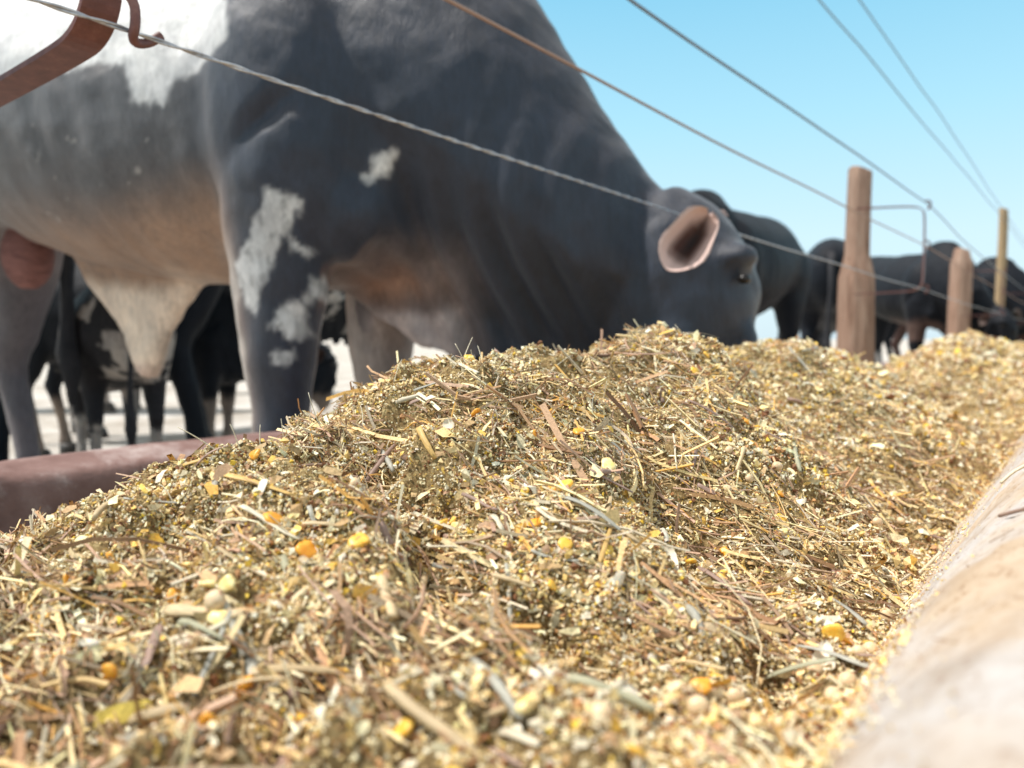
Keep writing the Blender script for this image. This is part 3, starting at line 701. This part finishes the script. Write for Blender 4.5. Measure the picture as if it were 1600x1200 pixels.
def ear(root, base, dr, side, light):
    """leaf shaped cup with thickness: outside hair, inside skin"""
    dr = np.array(dr, float); ln = np.linalg.norm(dr); ax = dr/ln
    face = np.array([.05, -1., -.12])*np.array([1, side if side else 1, 1]) if True else None
    if side == -1 and light: face = np.array([.3, .9, 0])
    face = face-ax*(face@ax); face /= np.linalg.norm(face); sd = np.cross(face, ax)
    nu, nv = 13, 13; V = []; col = []; W = .044
    for layer in (0, 1):
        for i in range(nu):
            u = i/(nu-1); u = .5-.5*math.cos(math.pi*u); w = W*max(.0005, 1-(2*u-1)**2)**.5*(.95+.12*(1-u))
            for j in range(nv):
                q = j/(nv-1)*2-1
                depth = -.040*(1-q*q)*math.sin(math.pi*(.12+.88*u))
                rim = .010*abs(q)**6*math.sin(math.pi*min(1, .3+.7*u))
                p = base+ax*(u*ln*.93)+sd*(q*w)+face*(depth+rim)
                p = p+sd*(.004*math.sin(9*u+2*q))*abs(q)-face*(.004 if layer else 0)
                V.append(p)
                e = max(abs(q), (u-.5)*2 if u > .5 else 0, abs(q)*.5+(.5-u)*1.1 if u < .5 else 0)
                if layer: c = (.12, .08, .07) if light else (.03, .03, .03)
                else:
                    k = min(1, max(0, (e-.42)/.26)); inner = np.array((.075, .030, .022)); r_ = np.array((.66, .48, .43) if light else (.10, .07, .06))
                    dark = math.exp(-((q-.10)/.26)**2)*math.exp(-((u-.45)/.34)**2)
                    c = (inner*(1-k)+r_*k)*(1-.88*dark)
                col.append(c)
    n = nu*nv; F = []
    for i in range(nu-1):
        for j in range(nv-1):
            a = i*nv+j; F.append((a, a+1, a+nv+1, a+nv)); F.append((n+a, n+a+nv, n+a+nv+1, n+a+1))
    bd = [i*nv for i in range(nu)]+[(nu-1)*nv+j for j in range(1, nv)]+[i*nv+nv-1 for i in range(nu-2, -1, -1)]+[j for j in range(nv-2, 0, -1)]
    for a, b_ in zip(bd, bd[1:]+bd[:1]): F.append((a, b_, n+b_, n+a))
    me = mesh_np('ear', np.array(V), np.array(F), np.array(col)); link('ear', me, M_ear, root)
def smooth(x, e0, e1):
    t = np.clip((x-e0)/(e1-e0), 0, 1); return t*t*(3-2*t)
def in_poly(x, y, poly):
    """signed distance to a polygon, positive inside"""
    poly = np.array(poly, float); n = len(poly); ins = np.zeros(len(x), bool); d = np.full(len(x), 1e9)
    for i in range(n):
        a, b_ = poly[i], poly[(i+1) % n]; e = b_-a
        t = np.clip(((x-a[0])*e[0]+(y-a[1])*e[1])/(e@e), 0, 1); d = np.minimum(d, np.hypot(x-a[0]-t*e[0], y-a[1]-t*e[1]))
        c = ((a[1] > y) != (b_[1] > y)) & (x < (b_[0]-a[0])*(y-a[1])/(b_[1]-a[1]+1e-12)+a[0]); ins ^= c
    return np.where(ins, d, -d)
PATCHES = []      # filled below: white patches on the right-hand side, in the animal's own side plane (a, c)
def coat_main(v):
    a, b_, c = v.T; n1 = fbm(a*9+b_*5, c*9, 31, 4); n2 = fbm(a*30, c*30+b_*20, 37, 3); n3 = fbm(a*3+b_*3, c*3, 41, 3); n4 = fbm(a*70, c*40+b_*20, 47, 3)
    col = np.tile(np.array((.018, .025, .044)), (len(v), 1))
    def put(mask, rgb):
        nonlocal col
        col = col*(1-mask[:, None])+np.array(rgb)*mask[:, None]
    flank = smooth(-a, .02, .16)*smooth(c, .80, .92)
    put(flank*.9, (.068, .066, .072)); put(smooth(-a, .45, 1.0)*smooth(c, .86, 1.1)*.7, (.20, .19, .185))
    put(smooth(-a, -.02, .12)*smooth(-(c+.05*n3), -.97, -.82), (.26, .155, .095))                    # brown lower belly
    put(smooth(-a, .2, .4)*smooth(-(c+.03*n1), -.79, -.73), (.66, .53, .42))                    # cream sheath
    put(smooth(-a, .95, 1.15)*smooth(-(c), -.98, -.9), (.17, .13, .13))
    put(np.exp(-((a+.60)/.05)**2)*smooth(-c, -.57, -.54)*.6, (.42, .27, .22))
    # brisket and dewlap
    br = smooth(a, -.05, .03)*smooth(-a, -.42, -.30)*smooth(-(c+.04*n1), -.86, -.76)*(np.abs(b_) < .17)
    put(br*.8, (.16, .12, .11)); put(smooth(a, -.03, .05)*smooth(-a, -.36, -.26)*smooth(-(c+.04*n1), -.70, -.66)*(np.abs(b_) < .13), (.46, .39, .38))
    put(np.exp(-((a-.16)/.10)**2)*np.exp(-((c-.725-.02*n1)/.035)**2)*(np.abs(b_) < .2)*.9, (.30, .16, .10))
    put(smooth(a, .8, .95)*smooth(-c, -.5, -.42), (.05, .045, .045))
    leg = smooth(-c, -.85, -.7)
    # pale rear edge of the near foreleg
    put(smooth(-(a+.03*n1), .015, .06)*smooth(a, -.2, -.12)*leg*(b_ < -.1), (.50, .45, .41))
    put(smooth(a, -.2, .0)*leg*(b_ > .12)*(a < .25)*.8, (.36, .30, .27))
    # hind legs
    put(smooth(-a, 1.15, 1.25)*smooth(-c, -.9, -.75)*.85, (.065, .058, .072))
    for poly, soft in PATCHES:
        d = in_poly(a+.012*n2+(.03 if soft == .008 else 0), c+.012*n1, poly)-(.004 if soft == .006 else 0)
        put(smooth(d+.012*n2+.012*n4, -soft, soft)*(b_ < (-.12 if soft == .006 else 0)), (.56, .57, .58))
    spk = smooth(n4, .16, .30)*(c < .95)*(b_ < -.12)*(a > -.12)*.8; col = col*(1-.45*spk*(col[:, 0] > .35))[:, None]
    sp = smooth(fbm(a*55, c*55, 61, 2), .52, .62)*flank*.4; put(sp, (.5, .48, .46))
    return np.clip(col, 0, 1)
def coat_black(base=(.009, .012, .019), belly=None, socks=None, patch=None):
    def f(v):
        a, b_, c = v.T; n1 = fbm(a*7+b_*5, c*7, 31, 4)
        col = np.tile(np.array(base)*.8, (len(v), 1))
        if belly: k = smooth(-(c+.06*n1), -.86, -.76)*(c > .6)*(a < .2)*(a > -1.2); col = col*(1-k[:, None])+np.array(belly)*k[:, None]
        if socks: k = smooth(-(c+.05*n1), -.5, -.42); col = col*(1-k[:, None])+np.array(socks)*k[:, None]
        if patch: k = smooth(n1, .10, .16); col = col*(1-k[:, None])+np.array(patch)*k[:, None]
        return np.clip(col, 0, 1)
    return f
PATCHES += [
 ([(-1.078, 1.189), (-.603, 1.173), (-.479, 1.172), (-.362, 1.173), (-.269, 1.191), (-.217, 1.169), (-.21, 1.103), (-.176, 1.086), (-.142, 1.088), (-.112, 1.132), (-.018, 1.16), (.03, 1.193), (.03, 1.231), (.0, 1.292), (-.22, 1.592), (-1.584, 2.005)], .008),
 ([(.076, .909), (.138, .878), (.10, .824), (.055, .752), (.015, .669), (-.02, .70), (-.03, .765), (.025, .815), (.048, .863)], .006),
 ([(.103, .811), (.13, .788), (.121, .779), (.1, .796)], .005),
 ([(.150, .765), (.132, .722), (.104, .685), (.090, .632), (.060, .600), (.050, .650), (.070, .692), (.115, .735)], .006),
 ([(.033, .597), (.07, .601), (.064, .572), (.028, .567)], .005),
 ([(.263, 1.005), (.272, .988), (.25, .937), (.227, .933), (.231, .963)], .005),
 ([(.722, .745), (.74, .744), (.74, .734), (.722, .735)], .004)]
G = 'cattle feeding and standing behind the fence'
BV = .0085
bull = cattle('bull', (-1.404, 1.173, 0), math.radians(13.5), 1.0, 'graze', coat_main,
    'big black and grey humped bull with white patches, nearest the camera, feeding', 'bull', BV)
sc = MB(); sc.ell((-1.06, 0, .86), (.07, .065, .10), 20); sc.ell((-1.06, 0, .93), (.05, .05, .09), 16); sc.build('scrotum', M_scrot, bull)
cattle('cow', (-1.80, 4.25, 0), math.radians(-85), .93, 'graze', coat_black(), 'black cow whose back and rump rise behind the face of the nearest bull', 'cow', .022, False, .6, G)
cattle('cow', (-1.30, 8.8, 0), math.radians(-50), 1.0, 'graze', coat_black((.014, .017, .024), (.12, .08, .07), (.62, .58, .55)), 'black cow with pale lower legs standing between the thick post and the second post', 'cow', .025, False, .75, G)
cattle('cow', (-2.21, 8.41, 0), math.radians(104.7), .95, 'graze', coat_black(), 'black cow seen end on in the gap left of the thick post', 'cow', .03, False, .3, G)
cattle('cow', (-2.52, 3.2, 0), math.radians(58), 1.08, 'graze', coat_black((.012, .016, .024)), 'black cow hidden behind the nearest bull, its dark leg seen beneath the belly', 'cow', .022, False, .5, G)
cattle('calf', (-3.7, 2.3, 0), math.radians(37), .66, 'graze', coat_black((.014, .018, .026), None, (.30, .24, .2)), 'small dark calf seen under the belly of the nearest bull', 'calf', .022, False, .2, G, .16)
cattle('cow', (-4.6, .35, 0), math.radians(-150), 1.0, 'level', coat_black((.012, .02, .03)), 'dark cow standing behind the hind leg of the nearest bull at the left edge', 'cow', .03, False, .3, G)
cattle('calf', (-6.6, 9.4, 0), math.radians(80), .62, 'level', coat_black((.20, .21, .23)), 'distant grey calf seen in the gap between the foreleg and chest of the nearest bull', 'calf', .03, False, .1, G)
cattle('cow', (-1.55, 15.6, 0), math.radians(5), .95, 'graze', coat_black((.07, .04, .035)), 'dark reddish brown cow farthest along the trough at the right edge', 'cow', .035, False, .5, G)
cattle('cow', (-1.25, 12.8, 0), math.radians(-20), 1.1, 'graze', coat_black(), 'dark humped cow with lowered head beyond the second post', 'cow', .035, False, .9, G)
cattle('calf', (-3.75, 1.74, 0), math.radians(160), .56, 'graze', coat_black((.03, .028, .032), None, (.35, .32, .30), (.42, .38, .35)), 'small dark calf with pale patches just right of the hind leg of the nearest bull', 'calf', .02, False, .1, G, .08)
cattle('cow', (-4.9, 3.6, 0), math.radians(75), 1.0, 'graze', coat_black((.015, .018, .024), None, None, (.4, .38, .36)), 'black and white cow standing behind the small dark calf', 'cow', .03, False, .2, G, .12)

cattle('cow', (-6.9, 3.3, 0), math.radians(30), .95, 'graze', coat_black((.16, .12, .10), None, (.35, .32, .3)), 'distant brownish cow whose legs show beyond the small dark calf', 'cow', .035, False, .3, G)
cattle('cow', (-7.6, 5.4, 0), math.radians(200), .95, 'graze', coat_black((.03, .03, .035), None, (.4, .38, .36), (.5, .48, .46)), 'distant black and white cow beyond the chest of the nearest bull', 'cow', .035, False, .3, G)
# ================================================================ fence posts
def post(x, y, r, top, label, seed, name='fence_post', mat=None, z0=-.05, group='posts along the back of the trough', step=9., lean=0.):
    rr = np.random.default_rng(seed); m = 48; zs = np.concatenate([np.linspace(z0, top-.01, 26), [top]]); R = []
    a = np.linspace(0, 2*np.pi, m, endpoint=False)
    for i, z in enumerate(zs):
        k = r*(1.0+.12*(1-z/top)-.30*float(np.clip((z-step)/.05, 0, 1)))*(1+.05*fbm(np.cos(a)*2+seed, z*3+np.sin(a)*2, seed, 3))*(.93 if i == len(zs)-1 else 1)
        sl = .018*np.cos(a+2.4) if i >= len(zs)-2 else 0
        k = k*(1+.07*np.cos(4*a+.5))*(1+.03*np.sign(np.sin(a*9+seed+z))*np.abs(np.sin(a*9+seed+.6*z))**6)
        R.append(np.stack([x+k*np.cos(a)+.01*math.sin(z*2+seed), y+lean*(z-.6)+k*np.sin(a), np.full(m, z)+sl], -1))
    mb = MB(); mb.rings(R)
    me = mb.mesh(name); v = get_v(me).copy(); v -= np.array([x, y, 0], np.float32); me.vertices.foreach_set('co', v.ravel())
    o = link(name, me, mat or M_wood); o.location = (x, y, 0); tag(o, label, 'post', group); return o
post(-1.02, .12, .075, 1.5, 'weathered wooden post carrying the near strap bracket at the left edge', 1)
post(-1.01, 4.33, .082, 1.51, 'thick weathered reddish wooden post nearest the camera at the right', 2, step=.98, lean=.06)
post(-1.0, 8.17, .085, 1.44, 'second weathered wooden post, in front of the side-on black cow', 3, step=1.34)
p3 = post(-1.0, 11.72, .05, 2.28, 'tall thin wooden post farthest along the fence', 4, mat=M_pole)

# ================================================================ strap brackets that hold the wires off the posts
def bracket(y, px_, zt, zb, label, lean=0., wires=()):
    W, T = .030, .005
    top = [(px_, zt), (-.72, zt+.0)]; P = [(px_, zb), (-.715, zb+.006), (-.682, zb+.012), (-.660, zb+.030), (-.654, zb+.055), (-.652, (zb+zt)/2), (-.654, zt-.05), (-.662, zt-.02), (-.70, zt), (px_, zt+.012)]
    P = np.array(chaikin(P, 2)); k = len(P); t = np.gradient(P, axis=0); t /= np.linalg.norm(t, axis=1)[:, None]; n = np.stack([-t[:, 1], t[:, 0]], 1)
    V = []
    for i in range(k):
        yy = y+lean*(P[i, 1]-zb)
        for sn, sy in ((-1, -1), (1, -1), (1, 1), (-1, 1)):
            V.append((P[i, 0]+n[i, 0]*T/2*sn, yy+sy*W/2, P[i, 1]+n[i, 1]*T/2*sn))
    F = [(i*4+j, i*4+(j+1) % 4, i*4+4+(j+1) % 4, i*4+4+j) for i in range(k-1) for j in range(4)]+[(3, 2, 1, 0), ((k-1)*4, (k-1)*4+1, (k-1)*4+2, (k-1)*4+3)]
    root = empty('wire_bracket', (px_, y, zb)); tag(root, label, 'bracket', 'strap brackets on the fence posts')
    me = mesh_np('strap', np.array(V)-np.array([px_, y, zb]), np.array(F), smooth=False); link('strap', me, M_strap, root)
    for wz in wires:
        yy = y+lean*(wz-zb)+W/2-.004; mb = MB(); o = np.array([px_, y, zb])
        pts = [(-.652, yy-.012, wz+.022), (-.640, yy-.004, wz+.024), (-.632, yy+.003, wz+.014), (-.634, yy+.004, wz-.004), (-.640, yy+.004, wz-.012), (-.646, yy+.010, wz-.014), (-.648, yy+.022, wz-.010), (-.646, yy+.032, wz-.001)]
        mb.tube(np.array(chaikin(pts, 2))-o+np.array([0, 0, .006]), .0040, 10); mb.build('hook', M_strap, root)
bracket(.312, -.955, 1.205, .862, 'near red oxide strap bracket with curled hook at the upper left corner', 0., (.874, 1.03, 1.19))
bracket(4.05, -.955, 1.245, .840, 'red steel strap bracket on the thick reddish post', .0, (.845, 1.05, 1.235))
bracket(7.85, -.95, 1.21, .825, 'red steel strap bracket on the second wooden post', .0, (.835, 1.03, 1.20))
bracket(11.6, -.96, 1.19, .82, 'red steel strap bracket on the tall thin post farthest away', .0, ())

# ================================================================ wires
def wire(zk, label, rad, mat, twist, x=-.645, name='fence_wire', y0=-1.2, y1=40):
    ky = [k for k, _ in zk]; kz = [z for _, z in zk]
    near = np.arange(y0, 6, .008 if twist else .05); far = np.arange(6, y1, .1); ys = np.concatenate([near, far])
    zs = np.interp(ys, ky, kz)
    seg = np.interp(ys, [.312, 4.05, 7.85, 11.6, 15.4], [0, 1, 2, 3, 4]); fr = seg-np.floor(seg); sag = -.010*4*fr*(1-fr)
    zs = zs+sag+.0012*np.sin(ys*5+zk[0][1]*9); xs = x+.002*np.sin(ys*3.1)
    mb = MB(); pts = np.stack([xs, ys, zs], -1)
    if twist:
        for ph in (0, math.pi):
            a = ys*2*math.pi/.075+ph; q = pts+np.stack([np.cos(a), np.zeros_like(a), np.sin(a)], -1)*rad*.95
            mb.tube(q, rad, 6)
    else: mb.tube(pts, rad, 6)
    o = mb.build(name, mat); tag(o, label, 'wire'); return o
wire([(-1.2, .872), (.312, .874), (4.05, .852), (7.85, .84), (40, .82)], 'lowest twisted fence wire passing through the curled bracket hook', .00125, M_wire, True)
wire([(-1.2, 1.03), (.7, 1.036), (4.05, 1.056), (7.85, 1.03), (40, 1.0)], 'middle fence wire, thin and dull brownish grey', .0024, M_rust, False)
wire([(-1.2, 1.20), (1.18, 1.20), (2.7, 1.235), (4.05, 1.252), (5.2, 1.215), (7.5, 1.18), (40, 1.15)], 'upper fence wire meeting the thick post near its top', .0032, M_wireblue, False)
wire([(-1.2, 2.0), (3.37, 2.03), (10.7, 2.11), (40, 2.1)], 'lower of the two thin overhead cables running to the tall thin post', .004, M_cable, False, -.96, 'overhead_cable')
wire([(-1.2, 2.2), (3.99, 2.245), (6.18, 2.265), (11.5, 2.2), (40, 2.2)], 'upper of the two thin overhead cables running to the tall thin post', .004, M_cable, False, -.96, 'overhead_cable')

# ---- stray stems lying on the pale lip
def lip_obj(P, w, col, label):
    mb = MB(); mb.tube(np.array(chaikin(P, 1)), w, 6); me = mb.mesh('stray_stem'); set_col(me, np.tile(cols[col], (len(me.vertices), 1))); me.materials.append(M_straw)
    o = link('stray_stem', me); tag(o, label, 'straw')
lip_obj([(-.041, .525, .5365), (-.036, .530, .5425), (-.030, .535, .5465), (-.022, .545, .552), (-.014, .55, .560)], .0009, 'pale', 'pale frayed stem lying across the pale front lip at the right edge')
lip_obj([(-.030, .385, .5445), (-.024, .372, .5495), (-.017, .36, .5545)], .0008, 'mauve', 'thin brown stem stuck on the pale front lip at the right edge')
lip_obj([(-.098, .56, .452), (-.085, .565, .468), (-.076, .568, .480)], .0012, 'pale', 'cream stem leaning on the pale front lip at the edge of the feed')
